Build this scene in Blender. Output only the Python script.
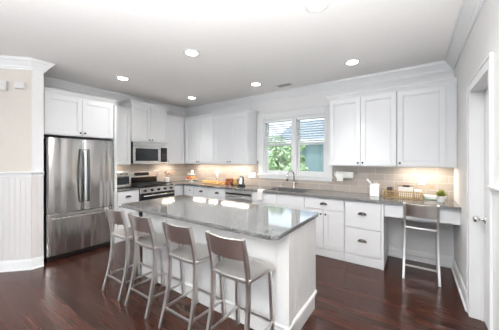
import bpy, bmesh, math, random
from mathutils import Vector, Matrix
random.seed(7)
for o in list(bpy.data.objects): bpy.data.objects.remove(o)
SC = bpy.context.scene
COL = SC.collection
PI = math.pi

# ------------------------------------------------------------------ camera, sky, sun, added fill light, exposure
D, L, R, H = 4.154, -4.885, 0.424, 2.751        # back wall y, left wall x, right wall x, ceiling height
REAR, FARL = -3.6, -5.2
cam_d = bpy.data.cameras.new('camera'); cam = bpy.data.objects.new('camera', cam_d); COL.objects.link(cam)
cam.location = (0, 0, 1.443); cam.rotation_euler = (PI/2, 0, math.radians(34.75))
cam_d.sensor_width = 36; cam_d.lens = 238.4/499*36; cam_d.shift_y = -5.4/499
cam_d.clip_start = 0.02
SC.camera = cam

W = bpy.data.worlds.new('world'); SC.world = W; W.use_nodes = True
bg = W.node_tree.nodes['Background']; bg.inputs[0].default_value = (0.80, 0.90, 1.0, 1); bg.inputs[1].default_value = 2.6

def lamp(name, kind, loc, rot, energy, color=(1, 1, 1), parent=None, **kw):
    d = bpy.data.lights.new(name, kind); d.energy = energy; d.color = color
    for k, v in kw.items(): setattr(d, k, v)
    o = bpy.data.objects.new(name, d); COL.objects.link(o); o.location = loc; o.rotation_euler = rot
    if parent: o.parent = parent
    return o
lamp('sun', 'SUN', (0, -10, 20), (math.radians(38), 0, math.radians(-25)), 3.0, (1, .96, .9), angle=.02)
# unseen fill lamps added inside the rear glass doors and the side window
lamp('rear_fill', 'AREA', (-3.6, REAR+.06, 1.25), (PI/2+.45, 0, 0), 4, (.97, .985, 1), shape='RECTANGLE', size=2.2, size_y=2.1)
lamp('rear_fill_east', 'AREA', (-.9, REAR+.06, 1.25), (PI/2+.45, 0, 0), 4, (.97, .985, 1), shape='RECTANGLE', size=2.2, size_y=2.1)
lamp('side_fill', 'AREA', (FARL+.06, -2.0, 1.45), (PI/2+.3, 0, -PI/2), 8, (1, .97, .93), shape='RECTANGLE', size=1.8, size_y=1.5)
CAN_W, CAN_E, UC_W = 2.5, 16.0, 2.4
VS = SC.view_settings
SC.display_settings.display_device = 'sRGB'
VS.view_transform = 'Standard'; VS.look = 'None'; VS.gamma = 1; VS.use_curve_mapping = False
VS.exposure = 0.22

# ------------------------------------------------------------------ materials
def mat(name, color, rough=.5, metal=0, spec=.5, emit=None, es=0, coat=0, aniso=0):
    m = bpy.data.materials.new(name); m.use_nodes = True
    b = m.node_tree.nodes['Principled BSDF']
    b.inputs['Base Color'].default_value = (*color, 1); b.inputs['Roughness'].default_value = rough
    b.inputs['Metallic'].default_value = metal; b.inputs['Specular IOR Level'].default_value = spec
    b.inputs['Coat Weight'].default_value = coat; b.inputs['Anisotropic'].default_value = aniso
    if emit: b.inputs['Emission Color'].default_value = (*emit, 1); b.inputs['Emission Strength'].default_value = es
    return m
def N(m, t, **kw):
    n = m.node_tree.nodes.new(t)
    for k, v in kw.items():
        if k in n.inputs: n.inputs[k].default_value = v
        else: setattr(n, k, v)
    return n
def lk(m, a, b): m.node_tree.links.new(a, b)
def P(m): return m.node_tree.nodes['Principled BSDF']
def noisy(m, scale, amt, rough_amt=0, bump=0, stretch=(1, 1, 1)):
    """procedural variation of the base colour, roughness and surface"""
    g = N(m, 'ShaderNodeNewGeometry'); mp = N(m, 'ShaderNodeMapping'); mp.inputs['Scale'].default_value = stretch
    lk(m, g.outputs['Position'], mp.inputs[0])
    n = N(m, 'ShaderNodeTexNoise', Scale=scale, Detail=4.0); lk(m, mp.outputs[0], n.inputs['Vector'])
    c = P(m).inputs['Base Color'].default_value[:3]
    r = N(m, 'ShaderNodeValToRGB')
    r.color_ramp.elements[0].position = .3; r.color_ramp.elements[1].position = .7
    r.color_ramp.elements[0].color = (*[x*(1-amt) for x in c], 1); r.color_ramp.elements[1].color = (*[min(1, x*(1+amt)) for x in c], 1)
    lk(m, n.outputs[0], r.inputs[0]); lk(m, r.outputs[0], P(m).inputs['Base Color'])
    if rough_amt:
        b = P(m).inputs['Roughness'].default_value
        mr = N(m, 'ShaderNodeMapRange'); mr.inputs[3].default_value = b-rough_amt; mr.inputs[4].default_value = b+rough_amt
        lk(m, n.outputs[0], mr.inputs[0]); lk(m, mr.outputs[0], P(m).inputs['Roughness'])
    if bump:
        bp = N(m, 'ShaderNodeBump', Strength=bump, Distance=.002); lk(m, n.outputs[0], bp.inputs['Height']); lk(m, bp.outputs[0], P(m).inputs['Normal'])
    return m
M = {}
M['cab'] = noisy(mat('cabinet_white_paint', (.76, .765, .775), .32), 3, .01)
M['trim'] = noisy(mat('trim_white_paint', (.80, .80, .80), .35), 3, .01)
M['wall'] = noisy(mat('wall_greige_paint', (.78, .77, .765), .6), 30, .012, bump=.05)
M['wall_warm'] = noisy(mat('wall_warm_lit_paint', (.62, .575, .52), .6), 30, .012, bump=.05)  # greige wall with the warm light on it put into the colour
M['wains'] = noisy(mat('wainscot_warm_lit_paint', (.66, .63, .62), .4), 3, .01)  # white trim tinted with the warm light that falls on the left wainscot
M['ceil'] = noisy(mat('ceiling_paint', (.92, .905, .89), .7), 30, .01, bump=.05)
M['island'] = noisy(mat('island_cream_paint', (.73, .72, .71), .4), 3, .01)
M['steel'] = noisy(mat('brushed_stainless', (.56, .55, .54), .24, 1), 90, .05, .05, 0, (1, 1, .02))
M['steel_h'] = noisy(mat('brushed_stainless_lengthwise', (.70, .69, .67), .26, 1), 60, .05, .05, 0, (.05, .05, 1))
M['alum'] = noisy(mat('brushed_aluminium', (.69, .67, .65), .33, 1), 25, .02, .0, 0, (1, 1, .3))
M['chrome'] = noisy(mat('chrome', (.62, .61, .59), .09, 1), 20, .01)
M['bronze'] = noisy(mat('dark_nickel', (.09, .08, .072), .3, 1), 20, .05)
M['black'] = noisy(mat('black_enamel', (.012, .012, .013), .18), 20, .1)
M['iron'] = noisy(mat('cast_iron', (.02, .02, .02), .55), 60, .2, .05, .2)
M['dglass'] = noisy(mat('dark_glass', (.02, .024, .028), .05), 4, .1)
M['rubber'] = noisy(mat('black_rubber', (.02, .02, .02), .7), 40, .1)
M['ceramic'] = noisy(mat('white_ceramic', (.86, .85, .83), .15), 8, .01)
M['plastic'] = noisy(mat('white_plastic', (.82, .81, .79), .35), 8, .01)
M['paper'] = noisy(mat('white_paper', (.88, .87, .84), .8), 40, .02, bump=.1)
M['cloth'] = noisy(mat('white_cotton', (.82, .81, .79), .9), 200, .05, bump=.4)
M['copper'] = noisy(mat('copper', (.75, .32, .16), .25, 1), 20, .08)
M['lightwood'] = noisy(mat('light_wood', (.55, .33, .16), .5), 15, .2, 0, .1, (1, 1, 8))
M['wicker'] = noisy(mat('wicker', (.50, .36, .20), .65), 60, .35, bump=.4)
M['brass'] = noisy(mat('brass_wire', (.62, .45, .22), .3, 1), 30, .1)
M['bread'] = noisy(mat('baked_crust', (.66, .36, .10), .6), 40, .35, bump=.3)
M['leather'] = noisy(mat('brown_tin', (.33, .10, .04), .4), 20, .2)
M['red'] = noisy(mat('red_apple_skin', (.50, .07, .03), .3), 15, .4)
M['orange'] = noisy(mat('orange_peel', (.75, .30, .05), .45), 60, .1, bump=.3)
M['leaf'] = noisy(mat('plant_leaf', (.33, .36, .07), .5), 40, .45)
M['green_book'] = noisy(mat('green_book_cover', (.14, .28, .18), .5), 30, .1)
M['soil'] = noisy(mat('potting_soil', (.05, .03, .02), .9), 80, .4, bump=.5)
M['tree'] = noisy(mat('tree_leaf', (.40, .50, .30), .6), 3, .4)
M['bark'] = noisy(mat('tree_bark', (.16, .11, .07), .8), 12, .3, bump=.4)
M['grass'] = noisy(mat('lawn_grass', (.18, .30, .08), .9), 2, .3, bump=.3)
M['siding'] = noisy(mat('blue_grey_siding', (.17, .25, .27), .6), 6, .06)
M['roof'] = noisy(mat('slate_roof', (.22, .27, .34), .8), 8, .15, bump=.3)
M['ltrim'] = noisy(mat('exterior_white', (.8, .8, .8), .5), 6, .02)
M['lens'] = mat('lamp_lens', (1, 1, 1), .5, emit=(1, .97, .92), es=CAN_E)
M['uclens'] = mat('strip_lens', (1, 1, 1), .5, emit=(1, .90, .76), es=2.5)
M['slat'] = noisy(mat('blind_slat', (.86, .87, .87), .45), 8, .01)
P(M['slat']).inputs['Transmission Weight'].default_value = 0

def mat_fridge():
    m = noisy(mat('polished_stainless_door', (.60, .59, .58), .17, 1), 90, .04, .04, 0, (1, 1, .02))
    g = N(m, 'ShaderNodeNewGeometry'); mp = N(m, 'ShaderNodeMapping'); mp.inputs['Scale'].default_value = (1, 1, .06); lk(m, g.outputs['Position'], mp.inputs[0])
    n = N(m, 'ShaderNodeTexNoise', Scale=6.5, Detail=1.0); lk(m, mp.outputs[0], n.inputs['Vector'])
    bp = N(m, 'ShaderNodeBump', Strength=1.0, Distance=.035); lk(m, n.outputs[0], bp.inputs['Height']); lk(m, bp.outputs[0], P(m).inputs['Normal'])
    return m
M['fridge'] = mat_fridge()
def mat_glass():
    m = bpy.data.materials.new('window_glass'); m.use_nodes = True; nt = m.node_tree; nt.nodes.clear()
    o = N(m, 'ShaderNodeOutputMaterial'); t = N(m, 'ShaderNodeBsdfTransparent'); g = N(m, 'ShaderNodeBsdfGlossy', Roughness=.02)
    f = N(m, 'ShaderNodeFresnel', IOR=1.45); x = N(m, 'ShaderNodeMixShader')
    t.inputs[0].default_value = (.96, .98, .98, 1)
    lk(m, f.outputs[0], x.inputs[0]); lk(m, t.outputs[0], x.inputs[1]); lk(m, g.outputs[0], x.inputs[2]); lk(m, x.outputs[0], o.inputs[0])
    return m
M['glass'] = mat_glass()

def mat_floor():
    m = mat('dark_hardwood', (.07, .022, .013), .22, spec=.32)
    g = N(m, 'ShaderNodeNewGeometry')
    br = N(m, 'ShaderNodeTexBrick', offset=.37, offset_frequency=3, squash=1)
    br.inputs['Scale'].default_value = 1; br.inputs['Mortar Size'].default_value = .0014; br.inputs['Mortar Smooth'].default_value = .3
    br.inputs['Brick Width'].default_value = 1.15; br.inputs['Row Height'].default_value = .083; br.inputs['Bias'].default_value = 0
    br.inputs['Color1'].default_value = (.032, .0105, .0065, 1); br.inputs['Color2'].default_value = (.070, .0235, .0145, 1); br.inputs['Mortar'].default_value = (.010, .004, .003, 1)
    lk(m, g.outputs['Position'], br.inputs['Vector'])
    mp = N(m, 'ShaderNodeMapping'); mp.inputs['Scale'].default_value = (1.2, 26, 1); lk(m, g.outputs['Position'], mp.inputs[0])
    n = N(m, 'ShaderNodeTexNoise', Scale=2.5, Detail=6.0, Roughness=.65); lk(m, mp.outputs[0], n.inputs['Vector'])
    r = N(m, 'ShaderNodeValToRGB'); r.color_ramp.elements[0].position = .35; r.color_ramp.elements[1].position = .7
    r.color_ramp.elements[0].color = (.62, .62, .62, 1); r.color_ramp.elements[1].color = (1.3, 1.3, 1.3, 1)
    lk(m, n.outputs[0], r.inputs[0])
    x = N(m, 'ShaderNodeMix', data_type='RGBA', blend_type='MULTIPLY'); x.inputs[0].default_value = 1
    lk(m, br.outputs['Color'], x.inputs[6]); lk(m, r.outputs[0], x.inputs[7]); lk(m, x.outputs[2], P(m).inputs['Base Color'])
    n2 = N(m, 'ShaderNodeTexNoise', Scale=7.0, Detail=3.0); lk(m, g.outputs['Position'], n2.inputs['Vector'])
    mr = N(m, 'ShaderNodeMapRange'); mr.inputs[3].default_value = .14; mr.inputs[4].default_value = .28; lk(m, n2.outputs[0], mr.inputs[0]); lk(m, mr.outputs[0], P(m).inputs['Roughness'])
    ad = N(m, 'ShaderNodeMath', operation='SUBTRACT'); lk(m, n.outputs[0], ad.inputs[0]); 
    ml = N(m, 'ShaderNodeMath', operation='MULTIPLY'); ml.inputs[1].default_value = 3; lk(m, br.outputs['Fac'], ml.inputs[0]); lk(m, ml.outputs[0], ad.inputs[1])
    bp = N(m, 'ShaderNodeBump', Strength=.25, Distance=.0015); lk(m, ad.outputs[0], bp.inputs['Height']); lk(m, bp.outputs[0], P(m).inputs['Normal'])
    return m
M['floor'] = mat_floor()

def mat_granite(name, base, light, dark, rough=.08):
    m = mat(name, base, rough)
    g = N(m, 'ShaderNodeNewGeometry')
    v = N(m, 'ShaderNodeTexVoronoi', Scale=260.0); lk(m, g.outputs['Position'], v.inputs['Vector'])
    sp = N(m, 'ShaderNodeSeparateColor'); lk(m, v.outputs['Color'], sp.inputs[0])
    r = N(m, 'ShaderNodeValToRGB'); r.color_ramp.interpolation = 'CONSTANT'
    e = r.color_ramp.elements; e[0].position = 0; e[0].color = (*dark, 1); e[1].position = .3; e[1].color = (*base, 1)
    k = e.new(.78); k.color = (*light, 1)
    lk(m, sp.outputs[0], r.inputs[0])
    n = N(m, 'ShaderNodeTexNoise', Scale=14.0, Detail=5.0); lk(m, g.outputs['Position'], n.inputs['Vector'])
    r2 = N(m, 'ShaderNodeValToRGB'); r2.color_ramp.elements[0].position = .3; r2.color_ramp.elements[1].position = .7
    r2.color_ramp.elements[0].color = (.9, .9, .9, 1); r2.color_ramp.elements[1].color = (1.1, 1.1, 1.1, 1); lk(m, n.outputs[0], r2.inputs[0])
    x = N(m, 'ShaderNodeMix', data_type='RGBA', blend_type='MULTIPLY'); x.inputs[0].default_value = 1
    lk(m, r.outputs[0], x.inputs[6]); lk(m, r2.outputs[0], x.inputs[7]); lk(m, x.outputs[2], P(m).inputs['Base Color'])
    return m
M['granite'] = mat_granite('grey_granite', (.14, .14, .137), (.32, .31, .30), (.05, .05, .05), .08)
P(M['granite']).inputs['IOR'].default_value = 2.35

def mat_tile(name, axis):
    m = mat(name, (.4, .35, .3), .22)
    g = N(m, 'ShaderNodeNewGeometry'); s = N(m, 'ShaderNodeSeparateXYZ'); c = N(m, 'ShaderNodeCombineXYZ')
    lk(m, g.outputs['Position'], s.inputs[0]); lk(m, s.outputs[axis], c.inputs[0])
    sb = N(m, 'ShaderNodeMath', operation='SUBTRACT'); sb.inputs[1].default_value = .916; lk(m, s.outputs[2], sb.inputs[0]); lk(m, sb.outputs[0], c.inputs[1])
    br = N(m, 'ShaderNodeTexBrick', offset=.5); br.inputs['Scale'].default_value = 1; br.inputs['Mortar Size'].default_value = .0022; br.inputs['Mortar Smooth'].default_value = .2
    br.inputs['Brick Width'].default_value = .25; br.inputs['Row Height'].default_value = .102
    br.inputs['Color1'].default_value = (.40, .345, .30, 1); br.inputs['Color2'].default_value = (.47, .41, .365, 1); br.inputs['Mortar'].default_value = (.66, .62, .57, 1)
    lk(m, c.outputs[0], br.inputs['Vector']); lk(m, br.outputs['Color'], P(m).inputs['Base Color'])
    bp = N(m, 'ShaderNodeBump', Strength=.5, Distance=.002, invert=True); lk(m, br.outputs['Fac'], bp.inputs['Height']); lk(m, bp.outputs[0], P(m).inputs['Normal'])
    return m
M['tile_b'] = mat_tile('taupe_subway_tile_back', 0); M['tile_l'] = mat_tile('taupe_subway_tile_left', 1)

# ------------------------------------------------------------------ mesh helpers
class MB:
    def __init__(s): s.bm = bmesh.new(); s.xf = None
    def face(s, vs):
        try: return s.bm.faces.new(vs)
        except ValueError: return None
    def box(s, x0, x1, y0, y1, z0, z1, rot=None):
        x0, x1 = sorted((x0, x1)); y0, y1 = sorted((y0, y1)); z0, z1 = sorted((z0, z1))
        v = [Vector((x, y, z)) for z in (z0, z1) for y in (y0, y1) for x in (x0, x1)]
        if rot is not None: v = [rot @ p for p in v]
        v = [s.bm.verts.new(p) for p in v]
        for f in ((0, 2, 3, 1), (4, 5, 7, 6), (0, 1, 5, 4), (2, 6, 7, 3), (0, 4, 6, 2), (1, 3, 7, 5)): s.face([v[i] for i in f])
        return s
    def prism(s, poly, z0, z1):
        a = [s.bm.verts.new((x, y, z0)) for x, y in poly]; b = [s.bm.verts.new((x, y, z1)) for x, y in poly]
        n = len(poly)
        s.face(a[::-1]); s.face(b)
        for i in range(n): s.face([a[i], a[(i+1) % n], b[(i+1) % n], b[i]])
        return s
    def lathe(s, prof, c=(0, 0, 0), n=24, axis='Z', sx=1, sy=1):
        rings = []
        for r, z in prof:
            ring = []
            if r < 1e-6: ring = [s.bm.verts.new(s._ax((0, 0, z), c, axis))]
            else:
                for i in range(n):
                    a = 2*PI*i/n; ring.append(s.bm.verts.new(s._ax((r*math.cos(a)*sx, r*math.sin(a)*sy, z), c, axis)))
            rings.append(ring)
        for A, B in zip(rings, rings[1:]):
            for i in range(n):
                j = (i+1) % n
                if len(A) == 1 and len(B) == 1: continue
                if len(A) == 1: s.face([A[0], B[j], B[i]])
                elif len(B) == 1: s.face([A[i], A[j], B[0]])
                else: s.face([A[i], A[j], B[j], B[i]])
        if len(rings[0]) > 1: s.face(rings[0][::-1])
        if len(rings[-1]) > 1: s.face(rings[-1])
        return s
    def _ax(s, p, c, axis):
        x, y, z = p
        if axis == 'X': p = (z, x, y)
        elif axis == 'Y': p = (y, z, x)
        elif axis == '-Y': p = (x, -z, y)
        return (p[0]+c[0], p[1]+c[1], p[2]+c[2])
    def tube(s, pts, r, n=8, rect=None, side=None, cap=True, radii=None):
        """round tube, or a rectangular bar when rect=(width along side, thickness)"""
        pts = [Vector(p) for p in pts]; rings = []
        pn = None
        for i, p in enumerate(pts):
            t = (pts[min(i+1, len(pts)-1)]-pts[max(i-1, 0)]).normalized()
            if side is not None: a = (Vector(side)-t*t.dot(Vector(side))).normalized()
            else:
                if pn is None: pn = Vector((0, 0, 1)) if abs(t.z) < .9 else Vector((1, 0, 0))
                a = (pn-t*t.dot(pn)).normalized(); pn = a
            b = t.cross(a)
            if rect:
                w, h = rect[0]/2, rect[1]/2; k = .25*min(w, h)
                offs = [(w, h-k), (w-k, h), (-w+k, h), (-w, h-k), (-w, -h+k), (-w+k, -h), (w-k, -h), (w, -h+k)]
                rings.append([s.bm.verts.new(p+a*u+b*v) for u, v in offs])
            else:
                rr = radii[i] if radii else r
                rings.append([s.bm.verts.new(p+a*rr*math.cos(2*PI*k/n)+b*rr*math.sin(2*PI*k/n)) for k in range(n)])
        for A, B in zip(rings, rings[1:]):
            m = len(A)
            for i in range(m): s.face([A[i], A[(i+1) % m], B[(i+1) % m], B[i]])
        if cap: s.face(rings[0][::-1]); s.face(rings[-1])
        return s
    def sweep(s, path, prof, z=0, closed=False, flip=False):
        """mitred moulding: path in plan, prof = (offset to the left of travel, height)"""
        n = len(path); P2 = [Vector(p) for p in path]; rings = []
        for i in range(n):
            def nrm(a, b): d = (b-a).normalized(); return Vector((-d.y, d.x))*(-1 if flip else 1)
            if closed or 0 < i < n-1:
                n1 = nrm(P2[i-1], P2[i]); n2 = nrm(P2[i], P2[(i+1) % n]); m = (n1+n2)/(1+n1.dot(n2))
            elif i == 0: m = nrm(P2[0], P2[1])
            else: m = nrm(P2[-2], P2[-1])
            rings.append([s.bm.verts.new((P2[i].x+m.x*o, P2[i].y+m.y*o, z+h)) for o, h in prof])
        k = len(prof); rr = rings+[rings[0]] if closed else rings
        for A, B in zip(rr, rr[1:]):
            for i in range(k): s.face([A[i], A[(i+1) % k], B[(i+1) % k], B[i]])
        if not closed: s.face(rings[0]); s.face(rings[-1][::-1])
        return s
    def ball(s, c, r, seg=12, sc=(1, 1, 1)):
        prof = [(r*math.sin(PI*i/(seg//2)), -r*math.cos(PI*i/(seg//2))) for i in range(seg//2+1)]
        prof[0] = (0, -r); prof[-1] = (0, r)
        before = len(s.bm.verts); s.bm.verts.ensure_lookup_table()
        s.lathe([(a*1, b*sc[2]) for a, b in prof], c, seg, sx=sc[0], sy=sc[1])
        return s
    def build(s, name, m, parent=None, smooth=False, bevel=0, seg=2, solid=0, subs=0):
        bmesh.ops.recalc_face_normals(s.bm, faces=s.bm.faces)
        me = bpy.data.meshes.new(name)
        if parent is None:
            s.bm.verts.ensure_lookup_table()
            xs = [v.co.x for v in s.bm.verts]; ys = [v.co.y for v in s.bm.verts]; zs = [v.co.z for v in s.bm.verts]
            off = Vector(((min(xs)+max(xs))/2, (min(ys)+max(ys))/2, min(zs)))
        else:
            off = Vector((0, 0, 0)); q = parent
            while q is not None: off += q.location; q = q.parent
        bmesh.ops.translate(s.bm, verts=s.bm.verts, vec=-off)
        s.bm.to_mesh(me); s.bm.free()
        o = bpy.data.objects.new(name, me); COL.objects.link(o); me.materials.append(m)
        if parent is None: o.location = off
        else: o.parent = parent
        if smooth:
            for f in me.polygons: f.use_smooth = True
        if solid:
            md = o.modifiers.new('solid', 'SOLIDIFY'); md.thickness = solid; md.offset = 0
        if bevel:
            md = o.modifiers.new('bevel', 'BEVEL'); md.width = bevel; md.segments = seg; md.limit_method = 'ANGLE'; md.angle_limit = math.radians(40)
            if smooth is False:
                for f in me.polygons: f.use_smooth = False
        if subs:
            md = o.modifiers.new('sub', 'SUBSURF'); md.levels = subs; md.render_levels = subs
        return o

def tag(o, label, cat, group=None, kind=None):
    o['label'] = label; o['category'] = cat
    if group: o['group'] = group
    if kind: o['kind'] = kind
    return o
def thing(name, label, cat, loc=(0, 0, 0), group=None):
    o = bpy.data.objects.new(name, None); COL.objects.link(o); o.location = loc; o.empty_display_size = .1
    return tag(o, label, cat, group)
def struct(o): o['kind'] = 'structure'; return o
def copy_tree(o, parent=None):
    c = o.copy(); COL.objects.link(c)
    if parent is not None: c.parent = parent; c.matrix_parent_inverse = o.matrix_parent_inverse.copy()
    for ch in list(o.children): copy_tree(ch, c)
    return c

# ------------------------------------------------------------------ room shell
T = .14
ROOM = [(R, REAR), (R, D), (L, D), (L, 1.068), (-4.151, 1.068), (-4.151, .947), (FARL, -.154), (FARL, REAR)]
struct(MB().box(FARL-T, R+T+.6, REAR-T, D, -.08, 0).build('floor', M['floor']))
struct(MB().box(FARL-T, R+T+.6, REAR-T, D+T, H, H+.12).build('ceiling', M['ceil']))
WX0, WX1, WZ0, WZ1 = -2.53, -1.27, 1.14, 2.255
struct(MB().box(L-T, WX0, D, D+T, -.08, H).box(WX1, R+T, D, D+T, -.08, H).box(WX0, WX1, D, D+T, -.08, WZ0).box(WX0, WX1, D, D+T, WZ1, H).build('wall_back', M['wall']))
struct(MB().box(L-T, L, 1.07, D, -.08, H).build('wall_left', M['wall']))
struct(MB().prism([(FARL-T, .946), (FARL-T, -.154), (FARL, -.154), (-4.1515, .9455), (-4.152, .946)], -.08, H).build('wall_left_angled', M['wall_warm']))
struct(MB().box(L-T, -4.151, .9465, 1.068, -.08, H).build('wall_left_return', M['wall']))
struct(MB().box(FARL-T, FARL, REAR, -.156, -.08, .6).box(FARL-T, FARL, REAR, -.156, 2.3, H).box(FARL-T, FARL, REAR, -3.0, .6, 2.3).box(FARL-T, FARL, -1.0, -.156, .6, 2.3).build('wall_left_rear', M['wall']))
DY0, DY1, DZ = 2.262, 2.945, 2.06         # pantry doorway
struct(MB().box(R, R+.10, REAR, DY0-.018, -.08, H).box(R, R+.10, DY1+.018, D, -.08, H).box(R, R+.10, DY0-.018, DY1+.018, DZ+.018, H).build('wall_right', M['wall']))
struct(MB().box(FARL-T, R+T, REAR-T, REAR-.002, -.08, .10).box(FARL-T, R+T, REAR-T, REAR-.002, 2.4, H).box(FARL-T, -4.8, REAR-T, REAR-.002, .1, 2.4)
       .box(-2.4, -2.1, REAR-T, REAR-.002, .1, 2.4).box(.3, R+T, REAR-T, REAR-.002, .1, 2.4).build('wall_rear', M['wall']))
# tiled splashback
struct(MB().box(L+.010, -2.642, D-.010, D-.001, .916, 1.42).box(-2.642, -1.158, D-.010, D-.001, .916, 1.064).box(-1.158, R-.001, D-.010, D-.001, .916, 1.42).build('wall_back_tiles', M['tile_b']))
struct(MB().box(L+.001, L+.010, 2.09, D-.012, .916, 1.80).build('wall_left_tiles', M['tile_l']))
# mouldings
crown = [(0, -.13), (.012, -.13), (.014, -.115), (.026, -.105), (.03, -.09), (.075, -.035), (.088, -.028), (.092, -.012), (.105, -.010), (.105, 0), (0, 0)]
struct(MB().sweep(ROOM, crown, H-.0005, closed=True).build('trim_1', M['trim']))
base = [(0, 0), (.016, 0), (.016, .105), (.012, .118), (.009, .135), (0, .14)]
shoe = [(.016, 0), (.030, 0), (.028, .012), (.016, .020)]
def baseboard(name, path, prof=base, z=0.0005):
    struct(MB().sweep(path, prof, z).sweep(path, shoe, z).build(name, M['trim']))
baseboard('baseboard_left', [(L+.7, 1.066), (-4.151, 1.066), (-4.151, .947), (FARL, -.154), (FARL, REAR)][1:])
baseboard('baseboard_right', [(R, REAR), (R, DY0-.086)])
baseboard('baseboard_right_far', [(R, DY1+.086), (R, D-.001), (-.329, D-.001)])
# chair rail and beadboard wainscot
def beadboard(mb, a, b, z0, z1, pitch=.06, thick=.008, closed_back=True):
    """vertical V-grooved boarding from plan point a to b; the face lies to the left of travel"""
    a = Vector(a); b = Vector(b); d = b-a; ln = d.length; d.normalize(); n = Vector((-d.y, d.x))
    k = max(1, round(ln/pitch)); w = ln/k; g = .004
    pts = [a+n*0]
    for i in range(k):
        s0 = a+d*(i*w); s1 = a+d*((i+1)*w)
        pts += [s0+n*(thick-g), s0+d*g+n*thick, s1-d*g+n*thick, s1+n*(thick-g)]
    pts.append(b)
    mb.prism([(p.x, p.y) for p in pts], z0, z1)
RAILP = [(0, 0), (.012, 0), (.014, .012), (.02, .035), (.034, .045), (.036, .058), (.03, .062), (0, .062)]
wl = MB(); beadboard(wl, (-4.151, 1.067), (-4.151, .947), .14, 1.225); beadboard(wl, (-4.151, .947), (FARL, -.154), .14, 1.225)
struct(wl.build('wall_left_wainscot', M['wains']))
wr = MB(); beadboard(wr, (R, REAR+.01), (R, DY0-.087), .14, 1.225); struct(wr.build('wall_right_wainscot', M['trim']))
struct(MB().sweep([(-4.151, 1.067), (-4.151, .947), (FARL, -.154)], RAILP, 1.22).build('trim_2', M['trim']))
struct(MB().sweep([(R, REAR+.01), (R, DY0-.084)], RAILP, 1.215).build('trim_3', M['trim']))

# pantry door in the right wall
door = MB().box(R+.082, R+.118, DY0+.005, DY1-.005, .008, DZ-.005)
for z0, z1 in ((.2, .95), (1.08, 1.9)):
    door.box(R+.074, R+.082, DY0+.12, DY1-.12, z0, z1)
do = struct(door.build('door_1', M['trim'], bevel=.004))
struct(MB().box(R-.001, R+.12, DY1, DY1+.018, .0, DZ).box(R-.001, R+.12, DY0-.018, DY0, 0, DZ).box(R-.001, R+.12, DY0-.018, DY1+.018, DZ, DZ+.018)
       .box(R+.068, R+.081, DY1-.010, DY1, 0, DZ).box(R+.068, R+.081, DY0, DY0+.010, 0, DZ).build('door_1_jamb', M['trim']))
cs = MB()
for y0, y1 in ((DY0-.085, DY0), (DY1, DY1+.085)):
    cs.box(R-.016, R-.001, y0, y1, .0005, DZ+.0)
    e = y0 if y0 < DY0 else y1-.018
    cs.box(R-.022, R-.016, e, e+.018, .0005, DZ+.085)
cs.box(R-.016, R-.001, DY0-.085, DY1+.085, DZ, DZ+.085).box(R-.022, R-.016, DY0-.067, DY1+.067, DZ+.067, DZ+.085)
struct(cs.build('trim_4', M['trim'], bevel=.003))
kn = MB().lathe([(0, 0), (.032, 0), (.032, .006), (.024, .010), (.012, .012), (.011, .035), (.014, .038), (.026, .048), (.029, .060), (.026, .072), (.014, .080), (0, .081)], (0, 0, 0), 20)
for v in kn.bm.verts: v.co = Vector((R+.0815-v.co.z, DY1-.058+v.co.x, .915+v.co.y))
kn.build('door_knob', M['chrome'], smooth=True); k = bpy.data.objects['door_knob']
k.parent = do; k.location = k.location-do.location

# kitchen window
def build_window():
    y0 = D+.05
    cas = MB().box(WX0-.115, WX0, D-.02, D-.0005, WZ0+.012, WZ1+.115).box(WX1, WX1+.115, D-.02, D-.0005, WZ0+.012, WZ1+.115)
    cas.box(WX0, WX1, D-.02, D-.0005, WZ1, WZ1+.115).box(WX0-.13, WX1+.125, D-.03, D-.0005, WZ1+.115, WZ1+.14)
    struct(cas.build('trim_5', M['trim'], bevel=.004))
    struct(MB().box(WX0-.13, WX1+.13, D-.045, D+.10, WZ0-.012, WZ0+.012).box(WX0-.105, WX1+.105, D-.02, D-.0005, WZ0-.072, WZ0-.012).build('trim_6', M['trim'], bevel=.004))
    fr = MB().box(WX0, WX0+.025, D, D+.13, WZ0+.013, WZ1).box(WX1-.025, WX1, D, D+.13, WZ0+.013, WZ1).box(WX0+.025, WX1-.025, D, D+.13, WZ1-.03, WZ1)
    fr.box(-1.915, -1.82, D-.006, D+.13, WZ0+.013, WZ1-.03).box(WX0+.025, WX1-.025, D+.06, D+.13, WZ0+.013, WZ0+.03)
    win = struct(fr.build('window_1', M['trim'], bevel=.003))
    for a, b in ((WX0+.026, -1.916), (-1.819, WX1-.026)):
        zt, zb, zm = WZ1-.031, WZ0+.031, 1.735
        for q0, q1, yy, nm in ((zm-.018, zt, D+.10, 'upper'), (zb, zm+.018, D+.066, 'lower')):
            s = MB().box(a, a+.036, yy, yy+.03, q0, q1).box(b-.036, b, yy, yy+.03, q0, q1)
            s.box(a+.036, b-.036, yy, yy+.03, q0, q0+(.036 if nm == 'upper' else .055)).box(a+.036, b-.036, yy, yy+.03, q1-.036, q1)
            so = s.build('window_sash', M['trim'], win, bevel=.003)
            MB().box(a+.034, b-.034, yy+.013, yy+.017, q0+.03, q1-.034).build('window_pane', M['glass'], so)
build_window()
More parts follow.
